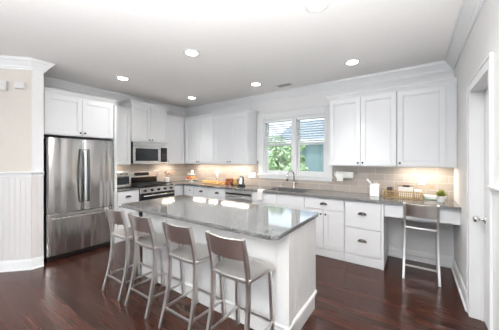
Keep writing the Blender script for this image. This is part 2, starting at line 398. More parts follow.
def blind(a, b, label):
    zt, zb = WZ1-.03, 1.74
    t = thing('window_blind', label, 'blind', ((a+b)/2, D+.03, zb), 'white slatted blinds in the kitchen window')
    MB().box(a, b, D+.008, D+.052, zt-.04, zt-.001).build('headrail', M['slat'], t, bevel=.003)
    s = MB(); n = int((zt-.05-zb-.03)/.043)
    for i in range(n):
        z = zb+.045+i*.043; c = Vector((0, D+.031, z)); rot = Matrix.Translation(c) @ Matrix.Rotation(math.radians(-20), 4, 'X') @ Matrix.Translation(-c)
        s.box(a+.004, b-.004, D+.007, D+.055, z-.0013, z+.0013, rot)
    for x in (a+.1, b-.1):
        for y in (D+.012, D+.050): s.box(x-.0008, x+.0008, y-.0006, y+.0006, zb+.02, zt-.04)
    s.build('slats', M['slat'], t)
    MB().box(a+.002, b-.002, D+.010, D+.052, zb+.004, zb+.022).build('bottom_rail', M['slat'], t, bevel=.003)
blind(WX0+.028, -1.918, 'white horizontal-slat blind over the upper left window pane, foliage behind')
blind(-1.817, WX1-.028, 'white horizontal-slat blind over the upper right window pane, slate roof behind')

# unseen rear and side windows, added behind the viewer for fill light
def fill_window(name, x0, x1, z0, z1):
    f = MB(); y0, y1 = REAR-.10, REAR-.04
    k = 3; w = (x1-x0)/k
    f.box(x0, x1, y0, y1, z1-.06, z1).box(x0, x1, y0, y1, z0, z0+.08)
    for i in range(k+1):
        c = min(max(x0+i*w, x0+.03), x1-.03); f.box(c-.03, c+.03, y0, y1, z0, z1)
    o = struct(f.build(name, M['trim'])); MB().box(x0, x1, REAR-.075, REAR-.070, z0, z1).build('window_pane', M['glass'], o)
fill_window('window_2', -4.8, -2.4, .1, 2.4); fill_window('window_3', -2.1, .3, .1, 2.4)
f = MB()
for y in (-3.0, -2.0, -1.05): f.box(FARL-.1, FARL-.04, y, y+.05, .6, 2.3)
f.box(FARL-.1, FARL-.04, -3, -1, .6, .66).box(FARL-.1, FARL-.04, -3, -1, 2.24, 2.3)
o = struct(f.build('window_4', M['trim'])); MB().box(FARL-.075, FARL-.07, -3, -1, .6, 2.3).build('window_pane', M['glass'], o)

# ------------------------------------------------------------------ cabinets
class Run:
    """cabinet run: u along the wall, w outward from the wall, z up"""
    def __init__(s, side): s.side = side
    def box(s, mb, u0, u1, w0, w1, z0, z1):
        if s.side == 'back': mb.box(u0, u1, D-w0, D-w1, z0, z1)
        else: mb.box(L+w0, L+w1, u0, u1, z0, z1)
        return mb
    def pt(s, u, w, z): return (u, D-w, z) if s.side == 'back' else (L+w, u, z)
BACK, LEFT = Run('back'), Run('left')

def shaker(run, parent, u0, u1, z0, z1, w, knob=None, name='door', hand='pull'):
    mb = MB(); s = .062; t = .02
    run.box(mb, u0, u0+s, w, w+t, z0, z1); run.box(mb, u1-s, u1, w, w+t, z0, z1)
    run.box(mb, u0+s, u1-s, w, w+t, z0, z0+s); run.box(mb, u0+s, u1-s, w, w+t, z1-s, z1)
    b = .010
    run.box(mb, u0+s, u0+s+b, w, w+t-.006, z0+s, z1-s); run.box(mb, u1-s-b, u1-s, w, w+t-.006, z0+s, z1-s)
    run.box(mb, u0+s+b, u1-s-b, w, w+t-.006, z0+s, z0+s+b); run.box(mb, u0+s+b, u1-s-b, w, w+t-.006, z1-s-b, z1-s)
    run.box(mb, u0+s+b, u1-s-b, w, w+.009, z0+s+b, z1-s-b)
    d = mb.build(name, M['cab'], parent, bevel=.0022)
    if knob: put_knob(run, d, knob[0], w+t, knob[1])
    return d
def put_knob(run, parent, u, w, z):
    mb = MB().lathe([(0, 0), (.009, 0), (.006, .004), (.0055, .012), (.011, .017), (.0145, .021), (.0135, .027), (.007, .030), (0, .0305)], n=14)
    for v in mb.bm.verts:
        a, b, c = v.co; v.co = Vector(run.pt(u+a, w+c, z+b))
    return mb.build('knob', M['bronze'], parent, smooth=True)
def cup_pull(run, parent, u, w, z, a=.055):
    mb = MB(); n, k = 14, 6; g = []
    for i in range(n+1):
        th = PI*i/n; row = []
        for j in range(k+1):
            ph = PI/2*j/k
            row.append(mb.bm.verts.new(run.pt(u+a*math.cos(th), w+.001+.026*math.sin(th)*math.cos(ph), z-.012+.034*math.sin(th)**.8*math.sin(ph) if th else z-.012)))
        g.append(row)
    for i in range(n):
        for j in range(k): mb.face([g[i][j], g[i+1][j], g[i+1][j+1], g[i][j+1]])
    bmesh.ops.remove_doubles(mb.bm, verts=mb.bm.verts, dist=1e-5)
    return mb.build('cup_pull', M['bronze'], parent, smooth=True, solid=.0025)
def slab_front(run, parent, u0, u1, z0, z1, w, pull=None, knob=None, name='drawer'):
    mb = run.box(MB(), u0, u1, w, w+.02, z0, z1)
    run.box(mb, u0+.006, u1-.006, w+.02, w+.0215, z0+.006, z1-.006)
    d = mb.build(name, M['cab'], parent, bevel=.003)
    if pull is not None: cup_pull(run, d, pull, w+.0215, (z0+z1)/2 if z1-z0 < .25 else (z0+z1)/2+.02)
    if knob is not None: put_knob(run, d, knob, w+.0215, (z0+z1)/2)
    return d
CROWNC = [(0, 0), (.010, 0), (.013, .014), (.020, .020), (.036, .046), (.044, .050), (.046, .064), (0, .064)]

def upper(run, u0, u1, z0, zt, depth, doors, label, ends=(False, False), rail=True):
    """doors: list of (u0, u1, knob side or None)"""
    t = thing('wall_cabinet', label, 'cabinet', run.pt((u0+u1)/2, depth/2, z0), 'white wall cabinets')
    g = .001
    mb = run.box(MB(), u0+g, u1-g, .012, depth, z0+.02, zt-.055)
    run.box(mb, u0+g, u1-g, depth-.02, depth, z0, z0+.02)
    run.box(mb, u0+g, u0+.02, .012, depth-.02, z0, z0+.02); run.box(mb, u1-.02, u1-g, .012, depth-.02, z0, z0+.02)
    mb.build('body', M['cab'], t, bevel=.0015)
    for a, b, k in doors:
        kk = None
        if k: kk = ((a+.031) if k == 'l' else (b-.031), z0+.052)
        shaker(run, t, a+.002, b-.002, z0+.012, zt-.078, depth, kk)
    path = []
    w = depth+.003
    if ends[0]: path.append((u0+g-.0, .012))
    path += [(u0+g, w), (u1-g, w)]
    if ends[1]: path.append((u1-g, .012))
    pl = [run.pt(a, b, 0)[:2] for a, b in path]
    if run.side == 'left': pl = pl[::-1]
    mb = MB().sweep(pl, CROWNC, zt-.064, flip=(run.side == 'back'))
    # solid top behind the moulding
    mb.build('crown_moulding', M['cab'], t)
    return t

ZU, ZT = 1.345, 2.437
# left wall
fc = upper(LEFT, 1.094, 2.034, 1.80, 2.455, .62, [(1.10, 1.565, 'r'), (1.565, 2.03, 'l')], 'short deep white wall cabinet directly above the steel refrigerator', (True, True))
upper(LEFT, 2.086, 2.488, ZU, ZT, .34, [(2.10, 2.488, 'l')], 'white single-door wall cabinet between the refrigerator cabinet and the microwave cabinet')
upper(LEFT, 2.49, 3.286, 1.795, 2.60, .37, [(2.495, 2.888, 'r'), (2.888, 3.281, 'l')], 'tall-topped white two-door wall cabinet directly above the microwave', (True, True))
upper(LEFT, 3.288, 3.803, ZU, ZT, .34, [(3.292, 3.79, 'l')], 'white single-door wall cabinet right of the microwave, next to the corner')
# back wall
upper(BACK, -4.882, -3.60, ZU, ZT, .33, [(-4.52, -4.068, 'r'), (-4.068, -3.603, 'l')], 'white two-door wall cabinet in the far corner on the window wall')
upper(BACK, -3.598, -2.69, ZU, ZT, .33, [(-3.595, -3.145, 'r'), (-3.145, -2.693, 'l')], 'white two-door wall cabinet immediately left of the window', (False, True))
upper(BACK, -1.11, -.203, ZU, ZT, .33, [(-1.107, -.658, 'r'), (-.658, -.206, 'l')], 'white two-door wall cabinet immediately right of the window', (True, False))
upper(BACK, -.201, .422, ZU, ZT, .33, [(-.198, .318, 'l')], 'white wide single-door wall cabinet above the desk by the right wall')

def basecab(run, u0, u1, label, depth=.59, name='base_cabinet', z1=.877, skirt=True):
    t = thing(name, label, 'cabinet', run.pt((u0+u1)/2, depth/2, 0), 'white base cabinets')
    mb = run.box(MB(), u0+.001, u1-.001, .012, depth, .001, z1)
    mb.build('body', M['cab'], t, bevel=.0015)
    if skirt:
        s = run.box(MB(), u0+.001, u1-.001, depth+.0005, depth+.012, .001, .10); run.box(s, u0+.001, u1-.001, depth+.0005, depth+.007, .10, .112)
        s.build('plinth', M['cab'], t, bevel=.002)
    return t
BW = .59
# left wall base between refrigerator and range
t = basecab(LEFT, 2.086, 2.494, 'white base cabinet between refrigerator and gas range, one drawer over a door', .62)
slab_front(LEFT, t, 2.10, 2.488, .69, .862, .62, pull=2.29); shaker(LEFT, t, 2.10, 2.488, .125, .68, .62, (2.13, .62))
# corner
t = basecab(LEFT, 3.268, 3.55, 'white corner base cabinet filling between gas range and window wall', .60)
t = basecab(BACK, -4.27, -3.935, 'white narrow base cabinet in the corner under the tiered fruit stand')
slab_front(BACK, t, -4.235, -3.94, .69, .862, BW, knob=-4.03); shaker(BACK, t, -4.235, -3.94, .125, .68, BW, (-3.97, .62))
t = basecab(BACK, -3.933, -3.475, 'white base cabinet with drawer under the glass trays of pastries')
slab_front(BACK, t, -3.925, -3.48, .69, .862, BW, pull=-3.70); shaker(BACK, t, -3.925, -3.48, .125, .68, BW, (-3.52, .62))
t = basecab(BACK, -3.473, -3.035, 'white base cabinet with drawer just left of the dishwasher')
slab_front(BACK, t, -3.468, -3.04, .69, .862, BW, pull=-3.25); shaker(BACK, t, -3.468, -3.04, .125, .68, BW, (-3.43, .62))
t = basecab(BACK, -2.405, -1.418, 'white sink base cabinet below the window, two false fronts over two doors', z1=.62)
BACK.box(MB(), -2.404, -1.419, BW-.02, BW, .622, .877).build('front_rail', M['cab'], t)
for a, b, k in ((-2.40, -1.912, 'r'), (-1.908, -1.422, 'l')):
    slab_front(BACK, t, a, b, .69, .862, BW, name='false_front'); shaker(BACK, t, a, b, .125, .68, BW, ((b-.035) if k == 'r' else (a+.035), .62))
t = basecab(BACK, -1.416, -.822, 'white base cabinet right of the sink, one wide drawer over two doors')
slab_front(BACK, t, -1.41, -.83, .705, .862, BW, pull=-1.118)
shaker(BACK, t, -1.41, -1.122, .125, .695, BW, (-1.155, .632)); shaker(BACK, t, -1.118, -.83, .125, .695, BW, (-1.085, .632))
t = basecab(BACK, -.820, -.362, 'white two-drawer base cabinet standing left of the desk opening')
slab_front(BACK, t, -.812, -.368, .503, .862, BW, pull=-.59); slab_front(BACK, t, -.812, -.368, .138, .494, BW, pull=-.59)
# desk
t = thing('built_in_desk', 'white built-in desk apron with drawer beside the right wall, open knee space below', 'desk', (.04, 3.85, 0))
MB().box(-.360, -.332, 3.535, D-.032, .001, .877).build('side_panel', M['cab'], t, bevel=.002)
MB().box(-.331, R-.001, 3.564, D-.012, .70, .877).build('apron', M['cab'], t, bevel=.002)
slab_front(BACK, t, -.31, .352, .712, .862, BW)

# countertops
def counter_lip(mb): return mb
ct = MB()
ZC0, ZC1 = .879, .914
ct.prism([(L+.012, 3.268), (-4.24, 3.268), (-4.24, 3.509), (-2.13, 3.509), (-2.13, 3.595), (-2.13, 4.0), (-2.13, D-.012), (L+.012, D-.012)], ZC0, ZC1)
ct.prism([(-1.47, 3.509), (R-.001, 3.509), (R-.001, D-.012), (-1.47, D-.012)], ZC0, ZC1)
ct.box(-2.13, -1.47, 3.509, 3.60, ZC0, ZC1).box(-2.13, -1.47, 3.99, D-.012, ZC0, ZC1)
bmesh.ops.remove_doubles(ct.bm, verts=ct.bm.verts, dist=1e-4)
tag(ct.build('countertop', M['granite']), 'long speckled grey granite countertop running along the window wall to the desk', 'countertop')
tag(MB().box(L+.012, -4.24, 2.088, 2.494, ZC0, ZC1).build('countertop', M['granite'], bevel=.004), 'short grey granite countertop between refrigerator and range under the toaster oven', 'countertop')

# refrigerator end panel
tag(MB().box(L+.012, -4.235, 2.042, 2.082, .001, 2.38).build('end_panel', M['cab'], bevel=.002), 'tall white panel standing right of the steel refrigerator', 'panel')

# ------------------------------------------------------------------ sink and faucet
t = thing('sink', 'stainless undermount sink set in the counter below the window', 'sink', (-1.80, 3.79, .68))
mb = MB()
x0, x1, y0, y1 = -2.128, -1.472, 3.602, 3.988
a = [mb.bm.verts.new(p) for p in ((x0, y0, .912), (x1, y0, .912), (x1, y1, .912), (x0, y1, .912))]
b = [mb.bm.verts.new(p) for p in ((x0+.02, y0+.02, .70), (x1-.02, y0+.02, .70), (x1-.02, y1-.02, .70), (x0+.02, y1-.02, .70))]
for i in range(4): mb.face([a[i], a[(i+1) % 4], b[(i+1) % 4], b[i]])
mb.face(b)
mb.build('basin', noisy(mat('dark_sink_steel', (.20, .20, .20), .35, 1), 30, .05), t, solid=.003)
MB().lathe([(0, 0), (.042, 0), (.042, .004), (.03, .006), (.028, .002), (0, .002)], (-1.80, 3.80, .7025), 18).build('drain', M['chrome'], t, smooth=True)
t = thing('faucet', 'tall curved chrome kitchen faucet behind the sink, with side handle', 'faucet', (-1.82, 4.055, .915))
fx, fy = -1.82, 4.055
MB().lathe([(0, 0), (.028, 0), (.028, .006), (.02, .012), (.018, .05), (.018, .12), (.014, .13), (0, .13)], (fx, fy, .9145), 18).build('base', M['chrome'], t, smooth=True)
pts = [(fx, fy, 1.04), (fx, fy, 1.16)]+[(fx-.028*(1-math.cos(a))*1.0, fy-.075*(1-math.cos(a)), 1.16+.075*math.sin(a)) for a in [PI*i/10 for i in range(1, 11)]]
MB().tube(pts, .0135, 10).build('spout', M['chrome'], t, smooth=True)
e = pts[-1]; MB().tube([e, (e[0]-.003, e[1]-.006, e[2]-.05), (e[0]-.004, e[1]-.008, e[2]-.10)], .015, 10, radii=[.013, .016, .018]).build('spray_head', M['chrome'], t, smooth=True)
MB().tube([(fx+.016, fy, 1.00), (fx+.05, fy-.005, 1.01), (fx+.095, fy-.01, 1.045)], .007, 8, radii=[.014, .008, .006]).build('handle', M['chrome'], t, smooth=True)
t = thing('soap_dispenser', 'small chrome soap pump on the counter left of the faucet', 'soap dispenser', (-2.05, 4.06, .915))
MB().lathe([(0, 0), (.02, 0), (.018, .01), (.009, .014), (.008, .055), (.012, .058), (.012, .07), (0, .072)], (-2.05, 4.06, .9145), 14).tube([(-2.05, 4.06, .978), (-2.055, 4.02, .984), (-2.057, 4.0, .975)], .005, 8).build('pump', M['chrome'], t, smooth=True)

# ------------------------------------------------------------------ refrigerator
def fridge():
    t = thing('refrigerator', 'large stainless french-door refrigerator with bottom freezer on the left wall', 'refrigerator', (-4.5, 1.574, 0))
    y0, y1, xf = 1.118, 2.030, -4.200
    MB().box(L+.04, xf-.075, y0+.006, y1-.006, .03, 1.745).build('body', noisy(mat('grey_side_steel', (.10, .10, .105), .4, .6), 20, .03), t, bevel=.004)
    MB().box(-4.30, xf-.02, y0+.01, y1-.01, .012, .07).build('toe_grille', M['black'], t, bevel=.003)
    for yy in (y0+.07, y1-.07): MB().box(-4.33, -4.235, yy-.035, yy+.035, 1.747, 1.775).build('hinge_cover', M['black'], t, bevel=.006)
    for yy in (y0+.06, y1-.06):
        MB().lathe([(0, 0), (.02, 0), (.02, .028), (0, .028)], (-4.27, yy, .0015), 12).lathe([(0, 0), (.02, 0), (.02, .028), (0, .028)], (-4.80, yy, .0015), 12).build('foot', M['rubber'], t)
    def bowed(ya, yb, za, zb, bow, name, sgn=0):
        """door leaf: front face gently bowed, rounded vertical edges"""
        n = 20; out = []
        for i in range(n+1):
            s = i/n; y = ya+(yb-ya)*s; e = min(s, 1-s)*(yb-ya)
            x = xf-.010+bow*(1-(2*s-1)**2)-(.014*(1-min(e/.022, 1))**2)
            out.append((x, y))
        poly = [(xf-.068, ya), *out, (xf-.068, yb)]
        return MB().prism(poly, za, zb).build(name, M['fridge'], t, bevel=.003)
    mid = (y0+y1)/2
    dl = bowed(y0, mid-.002, .672, 1.755, .026, 'door'); dr = bowed(mid+.002, y1, .672, 1.755, .026, 'door')
    fz = bowed(y0, y1, .075, .664, .022, 'freezer_drawer')
    for p, yy in ((dl, mid-.045), (dr, mid+.045)):
        pts = []
        for i in range(13):
            s = i/12; pts.append((xf+.030+.028*math.sin(PI*s), yy, .80+.80*s))
        pts = [(xf-.004, yy, .80)]+pts+[(xf-.004, yy, 1.60)]
        MB().tube(pts, .011, 10, rect=(.026, .016), side=(0, 1, 0)).build('handle', M['bronze'] if False else noisy(mat('dark_steel', (.22, .215, .21), .25, 1), 20, .05), p, smooth=False, bevel=.002)
    MB().tube([(xf-.004, y0+.06, .60), (xf+.045, y0+.06, .60), (xf+.05, y0+.075, .60), (xf+.058, mid, .60), (xf+.05, y1-.075, .60), (xf+.045, y1-.06, .60), (xf-.004, y1-.06, .60)], .012, 8, rect=(.030, .016), side=(0, 0, 1)).build('handle', M['steel_h'], fz, bevel=.002)
fridge()

# ------------------------------------------------------------------ microwave
def microwave():
    y0, y1, z0, z1, xb, xf = 2.505, 3.270, 1.352, 1.790, L+.012, -4.475
    t = thing('microwave', 'stainless over-the-range microwave with dark glass window, mounted above the gas range', 'microwave', ((xb+xf)/2, (y0+y1)/2, z0))
    MB().box(xb, xf, y0, y1, z0+.012, z1).build('body', M['black'], t, bevel=.003)
    f = MB().box(xf, xf+.022, y0, y1, z1-.075, z1)   # vent strip
    for i in range(24): f.box(xf+.022, xf+.0235, y0+.03+i*.03, y0+.05+i*.03, z1-.022, z1-.014)
    f.build('vent_panel', M['steel_h'], t, bevel=.002)
    d = MB().box(xf, xf+.028, y0, y1-.20, z0, z0+.065).box(xf, xf+.028, y0, y1-.20, z1-.125, z1-.078)
    d.box(xf, xf+.028, y0, y0+.035, z0+.065, z1-.125).box(xf, xf+.028, y1-.235, y1-.20, z0+.065, z1-.125)
    dd = d.build('door', M['steel_h'], t, bevel=.002)
    MB().box(xf+.001, xf+.024, y0+.035, y1-.235, z0+.065, z1-.125).build('door_glass', M['dglass'], dd)
    MB().tube([(xf+.028, y1-.222, z0+.045), (xf+.06, y1-.222, z0+.055), (xf+.066, y1-.222, (z0+z1)/2-.03), (xf+.06, y1-.222, z1-.125), (xf+.028, y1-.222, z1-.115)], .01, 8, rect=(.02, .012), side=(0, 1, 0)).build('handle', M['chrome'], dd, bevel=.002)
    c = MB().box(xf, xf+.028, y1-.197, y1, z0, z1-.078).build('control_panel', M['steel_h'], t, bevel=.002)
    MB().box(xf+.0285, xf+.030, y1-.180, y1-.02, z0+.04, z1-.095).build('display', M['dglass'], c)
    b = MB()
    for i in range(5):
        for j in range(3): b.box(xf+.0302, xf+.0315, y1-.155+j*.042, y1-.125+j*.042, z0+.075+i*.03, z0+.092+i*.03)
    b.build('buttons', M['bronze'], c)
    MB().box(xb+.03, xf-.03, y0+.03, y1-.03, z0+.002, z0+.012).build('underside_filter', M['steel_h'], t)
microwave()

# ------------------------------------------------------------------ gas range
def gas_range():
    y0, y1, xf = 2.498, 3.264, -4.225
    t = thing('gas_range', 'stainless gas range with black cooktop and grates on the left wall below the microwave', 'range', (-4.55, (y0+y1)/2, 0))
    MB().box(L+.03, xf-.012, y0, y1, .02, .905).build('body', M['black'], t, bevel=.003)
    MB().box(L+.06, xf+.012, y0, y1, .906, .922).build('cooktop', M['black'], t, bevel=.004)
    # back guard with clock
    g = MB().box(L+.014, L+.075, y0+.005, y1-.005, .923, 1.20).build('back_guard', M['steel_h'], t, bevel=.006)
    MB().box(L+.0755, L+.078, y0+.02, y1-.02, .93, 1.07).build('lower_strip', M['black'], g)
    MB().box(L+.0755, L+.078, y0+.22, y1-.22, 1.10, 1.17).build('clock_display', M['dglass'], g)
    # control panel
    c = MB(); c.prism([(xf-.010, y0), (xf+.020, y0), (xf+.020, y1), (xf-.010, y1)], .80, .905)
    cp = c.build('control_panel', M['steel_h'], t, bevel=.004)
    for i in range(5):
        yy = y0+.09+i*(y1-y0-.18)/4
        if i == 2: yy = (y0+y1)/2
        k = MB().lathe([(0, 0), (.025, 0), (.025, .006), (.020, .010), (.019, .030), (.015, .034), (0, .034)], n=16, axis='X', c=(xf+.021, yy, .852))
        k.build('burner_knob', M['black'], cp, smooth=True)
    od = MB().box(xf-.011, xf+.022, y0, y1, .20, .795).build('oven_door', M['black'], t, bevel=.004)
    MB().box(xf+.0225, xf+.025, y0+.09, y1-.09, .30, .66).build('oven_window', M['dglass'], od)
    MB().tube([(xf+.022, y0+.05, .752), (xf+.062, y0+.05, .752), (xf+.062, y1-.05, .752), (xf+.022, y1-.05, .752)], .013, 10).build('oven_handle', M['steel_h'], od, smooth=True)
    MB().box(xf-.011, xf+.018, y0, y1, .06, .195).build('storage_drawer', M['steel_h'], t, bevel=.004)
    # grates and burners
    for k in range(3):
        a = y0+.03+k*.238; b = a+.228; g = MB(); z = .950; r = .007
        g.tube([(L+.12, a, z), (xf-.04, a, z), (xf-.04, b, z), (L+.12, b, z), (L+.12, a, z)], r, 6)
        for x in (L+.23, L+.36, L+.49): g.tube([(x, a, z), (x, b, z)], r, 6)
        g.tube([(L+.12, (a+b)/2, z), (xf-.04, (a+b)/2, z)], r, 6)
        for x in (L+.12, xf-.04):
            for y in (a, b): g.tube([(x, y, z), (x, y, .923)], r, 6)
        g.build('grate', M['iron'], t, smooth=True)
    for x, y in ((L+.24, y0+.14), (L+.24, y1-.14), (L+.50, y0+.14), (L+.50, y1-.14), (L+.37, (y0+y1)/2)):
        MB().lathe([(0, 0), (.05, 0), (.05, .008), (.034, .010), (.034, .018), (0, .019)], (x, y, .9225), 18).build('burner', M['iron'], t, smooth=True)
gas_range()

# ------------------------------------------------------------------ dishwasher
t = thing('dishwasher', 'stainless dishwasher built in left of the sink cabinet', 'dishwasher', (-2.72, 3.85, 0))
MB().box(-3.030, -2.410, 3.57, D-.05, .02, .875).build('body', M['black'], t)
d = MB().box(-3.028, -2.412, 3.540, 3.569, .11, .775).build('door', M['steel_h'], t, bevel=.004)
MB().box(-3.028, -2.412, 3.538, 3.569, .780, .872).build('control_strip', M['steel_h'], t, bevel=.004)
MB().tube([(-2.97, 3.540, .745), (-2.97, 3.505, .745), (-2.47, 3.505, .745), (-2.47, 3.540, .745)], .010, 8).build('handle', M['steel_h'], d, smooth=True)
MB().box(-3.02, -2.42, 3.59, 3.62, .002, .02).build('toe_kick', M['black'], t)
MB().box(-3.02, -2.42, 3.5365, 3.5378, .786, .812).build('vent_slot', M['black'], t)

# ------------------------------------------------------------------ island
def island():
    X0, X1, Y0, Y1 = -2.80, -.812, 1.70, 2.335
    t = thing('kitchen_island', 'white panelled kitchen island base with beadboard end and skirting', 'island', ((X0+X1)/2, (Y0+Y1)/2, 0))
    MB().box(X0+.01, X1-.01, Y0+.01, Y1-.004, .10, .877).box(X0+.01, X1-.01, Y0+.01, Y1-.075, .001, .10).build('body', M['island'], t)
    MB().box(X0+.01, X1-.01, Y0, Y0+.009, .12, .877).build('front_panel', M['island'], t)
    e = MB(); beadboard(e, (X1-.009, Y1-.003), (X1-.009, Y0+.012), .12, .877, .055, .009)
    # beadboard() puts the face left of travel; mirror it to face the aisle
    for v in e.bm.verts: v.co.x = 2*(X1-.009)-v.co.x if v.co.x < X1-.009 else v.co.x
    e.build('end_panel', M['island'], t)
    c = MB().box(X1-.095, X1-.010, Y0-.012, Y0-.0005, .12, .877).box(X1+.0005, X1+.012, Y0-.012, Y0+.045, .12, .877).box(X1-.010, X1+.0005, Y0-.012, Y0, .12, .877)
    c.build('corner_board', M['island'], t, bevel=.002)
    MB().box(X0, X0+.085, Y0-.012, Y0-.0005, .12, .877).build('corner_board', M['island'], t, bevel=.002)
    bp = [(0, 0), (.014, 0), (.014, .11), (.018, .118), (.018, .128), (.010, .140), (0, .142)]
    MB().sweep([(X1+.001, Y1-.075), (X1+.001, Y0-.001), (X0, Y0-.001), (X0, Y1-.075)], bp, .001).build('skirting', M['island'], t)
    MB().box(X1-.004, X1+.012, Y1-.075, Y1-.004, .115, .143).build('skirting_cap', M['island'], t)
    # kitchen side doors
    for a in (X0+.02, X0+.52, X0+1.01, X0+1.50):
        b = a+.46; mb = MB(); s = .06
        mb.box(a, a+s, Y1-.0035, Y1+.016, .125, .87).box(b-s, b, Y1-.0035, Y1+.016, .125, .87).box(a+s, b-s, Y1-.0035, Y1+.016, .125, .185).box(a+s, b-s, Y1-.0035, Y1+.016, .81, .87).box(a+s, b-s, Y1-.0035, Y1+.006, .185, .81)
        mb.build('door', M['island'], t, bevel=.002)
    # top
    x0, x1, y0, y1, r = -2.885, -.782, 1.447, 2.372, .06
    pts = []
    for cx, cy, a0 in ((x1-r, y0+r, -90), (x1-r, y1-r, 0), (x0+r, y1-r, 90), (x0+r, y0+r, 180)):
        for i in range(7):
            a = math.radians(a0+15*i); pts.append((cx+r*math.cos(a), cy+r*math.sin(a)))
    o = MB().prism(pts, .879, .914).build('island_countertop', M['granite'], bevel=.005, seg=3)
    tag(o, 'polished speckled grey granite slab with rounded corners on top of the island', 'countertop')
island()

# ------------------------------------------------------------------ stools
def make_stool():
    t = thing('counter_stool', 'x', 'stool')
    hw = .163
    def rear(sx):
        pts = [(-.210, .0015), (-.185, .08), (-.155, .20), (-.128, .34), (-.115, .48), (-.115, .60), (-.128, .70), (-.150, .80), (-.183, .912)]
        P3 = []
        for i, (y, z) in enumerate(pts):
            x = sx*(hw+.010*max(0, (.4-z)/.4)); P3.append((x, y, z))
        return P3
    def interp(P3, z):
        for a, b in zip(P3, P3[1:]):
            if a[2] <= z <= b[2]: k = (z-a[2])/(b[2]-a[2]); return Vector(a).lerp(Vector(b), k)
    def smooth_path(P3, n=26):
        out = []
        for i in range(n+1):
            z = P3[0][2]+(P3[-1][2]-P3[0][2])*i/n
            # gentle smoothing of the polyline
            zs = [min(max(z+d, P3[0][2]), P3[-1][2]) for d in (-.05, -.025, 0, .025, .05)]
            ps = [interp(P3, q) for q in zs]
            p = sum(ps, Vector())/5; out.append((p.x, p.y, z))
        return out
    RL = {}
    for sx in (-1, 1):
        RL[sx] = smooth_path(rear(sx))
        MB().tube(RL[sx], 0, rect=(.026, .034), side=(1, 0, 0)).build('leg', M['alum'], t)
        fl = [(sx*.180, .212, .0015), (sx*.172, .192, .30), (sx*.168, .170, .592)]
        MB().tube(fl, 0, rect=(.026, .030), side=(1, 0, 0)).build('leg', M['alum'], t)
        for yy, leg in ((fl[0][1], 'f'), (-.2115, 'r')):
            pass
    # seat: dished sheet with rounded rolled edge
    mb = MB(); nx, ny = 14, 12; g = []
    def outline(u, v):
        wf = .205-.028*(1-v)*.9; y = -.128+v*.338
        x = u*wf
        # round the front corners and bow the front edge
        c = max(0, abs(u)-.72)/.28; y -= .030*c*c*max(0, (v-.5)/.5)**2
        y += .010*(1-u*u)*max(0, v-.6)/.4
        y -= .012*(1-u*u)*max(0, .4-v)/.4
        return x, y
    for j in range(ny+1):
        row = []
        for i in range(nx+1):
            u = -1+2*i/nx; v = j/ny; x, y = outline(u, v)
            e = min(1-abs(u), v*1.6, (1-v)*1.6); dish = -.014*min(1, e/.45)**1.0*(1-.3*abs(u))
            if v > .85: dish -= .010*((v-.85)/.15)**2
            row.append(mb.bm.verts.new((x, y, .622+dish)))
        g.append(row)
    for j in range(ny):
        for i in range(nx): mb.face([g[j][i], g[j][i+1], g[j+1][i+1], g[j+1][i]])
    # underside rim
    rim = [g[0][i] for i in range(nx+1)]+[g[j][nx] for j in range(1, ny+1)]+[g[ny][i] for i in range(nx-1, -1, -1)]+[g[j][0] for j in range(ny-1, 0, -1)]
    c = Vector((0, .04, 0)); low = []; low2 = []
    for v in rim:
        low.append(mb.bm.verts.new((v.co.x, v.co.y, v.co.z-.028)))
        p = c+(v.co-c)*.93; low2.append(mb.bm.verts.new((p.x, p.y, v.co.z-.032)))
    n = len(rim)
    for i in range(n):
        k = (i+1) % n; mb.face([rim[i], low[i], low[k], rim[k]]); mb.face([low[i], low2[i], low2[k], low[k]])
    s = mb.build('seat', M['alum'], t, smooth=True, bevel=.004, seg=2)
    # backrest: curved panel between the posts, bulging away from the sitter
    mb = MB(); n = 14; z0, z1 = .755, .909; A, B, C2, D2 = [], [], [], []
    for i in range(n+1):
        u = -1+2*i/n; bow = -.035*(1-u*u)
        p0 = interp(RL[1], z0); p1 = interp(RL[1], z1)
        x = u*(hw-.006)
        A.append(mb.bm.verts.new((x, p0.y+bow-.006, z0))); B.append(mb.bm.verts.new((x, p1.y+bow-.006, z1)))
        C2.append(mb.bm.verts.new((x, p0.y+bow+.008, z0))); D2.append(mb.bm.verts.new((x, p1.y+bow+.008, z1)))
    for i in range(n):
        mb.face([A[i], A[i+1], B[i+1], B[i]]); mb.face([C2[i], D2[i], D2[i+1], C2[i+1]]); mb.face([B[i], B[i+1], D2[i+1], D2[i]]); mb.face([A[i], C2[i], C2[i+1], A[i+1]])
    mb.face([A[0], B[0], D2[0], C2[0]]); mb.face([A[n], C2[n], D2[n], B[n]])
    mb.build('backrest', M['alum'], t, bevel=.003)
    # stretchers
    zs = .155
    for sx in (-1, 1):
        p = interp(RL[sx], zs+.0); MB().tube([(p.x, p.y+.012, zs), (sx*.176, .190, zs)], 0, rect=(.014, .020), side=(1, 0, 0)).build('stretcher', M['alum'], t)
    p = interp(RL[1], zs); MB().tube([(-p.x+.012, p.y, zs), (p.x-.012, p.y, zs)], 0, rect=(.020, .014), side=(0, 0, 1)).build('stretcher', M['alum'], t)
    MB().tube([(-.166, .202, zs+.01), (.166, .202, zs+.01)], 0, rect=(.020, .014), side=(0, 0, 1)).build('stretcher', M['alum'], t)
    return t
st0 = make_stool()
SG = 'brushed aluminium counter stools at the island'
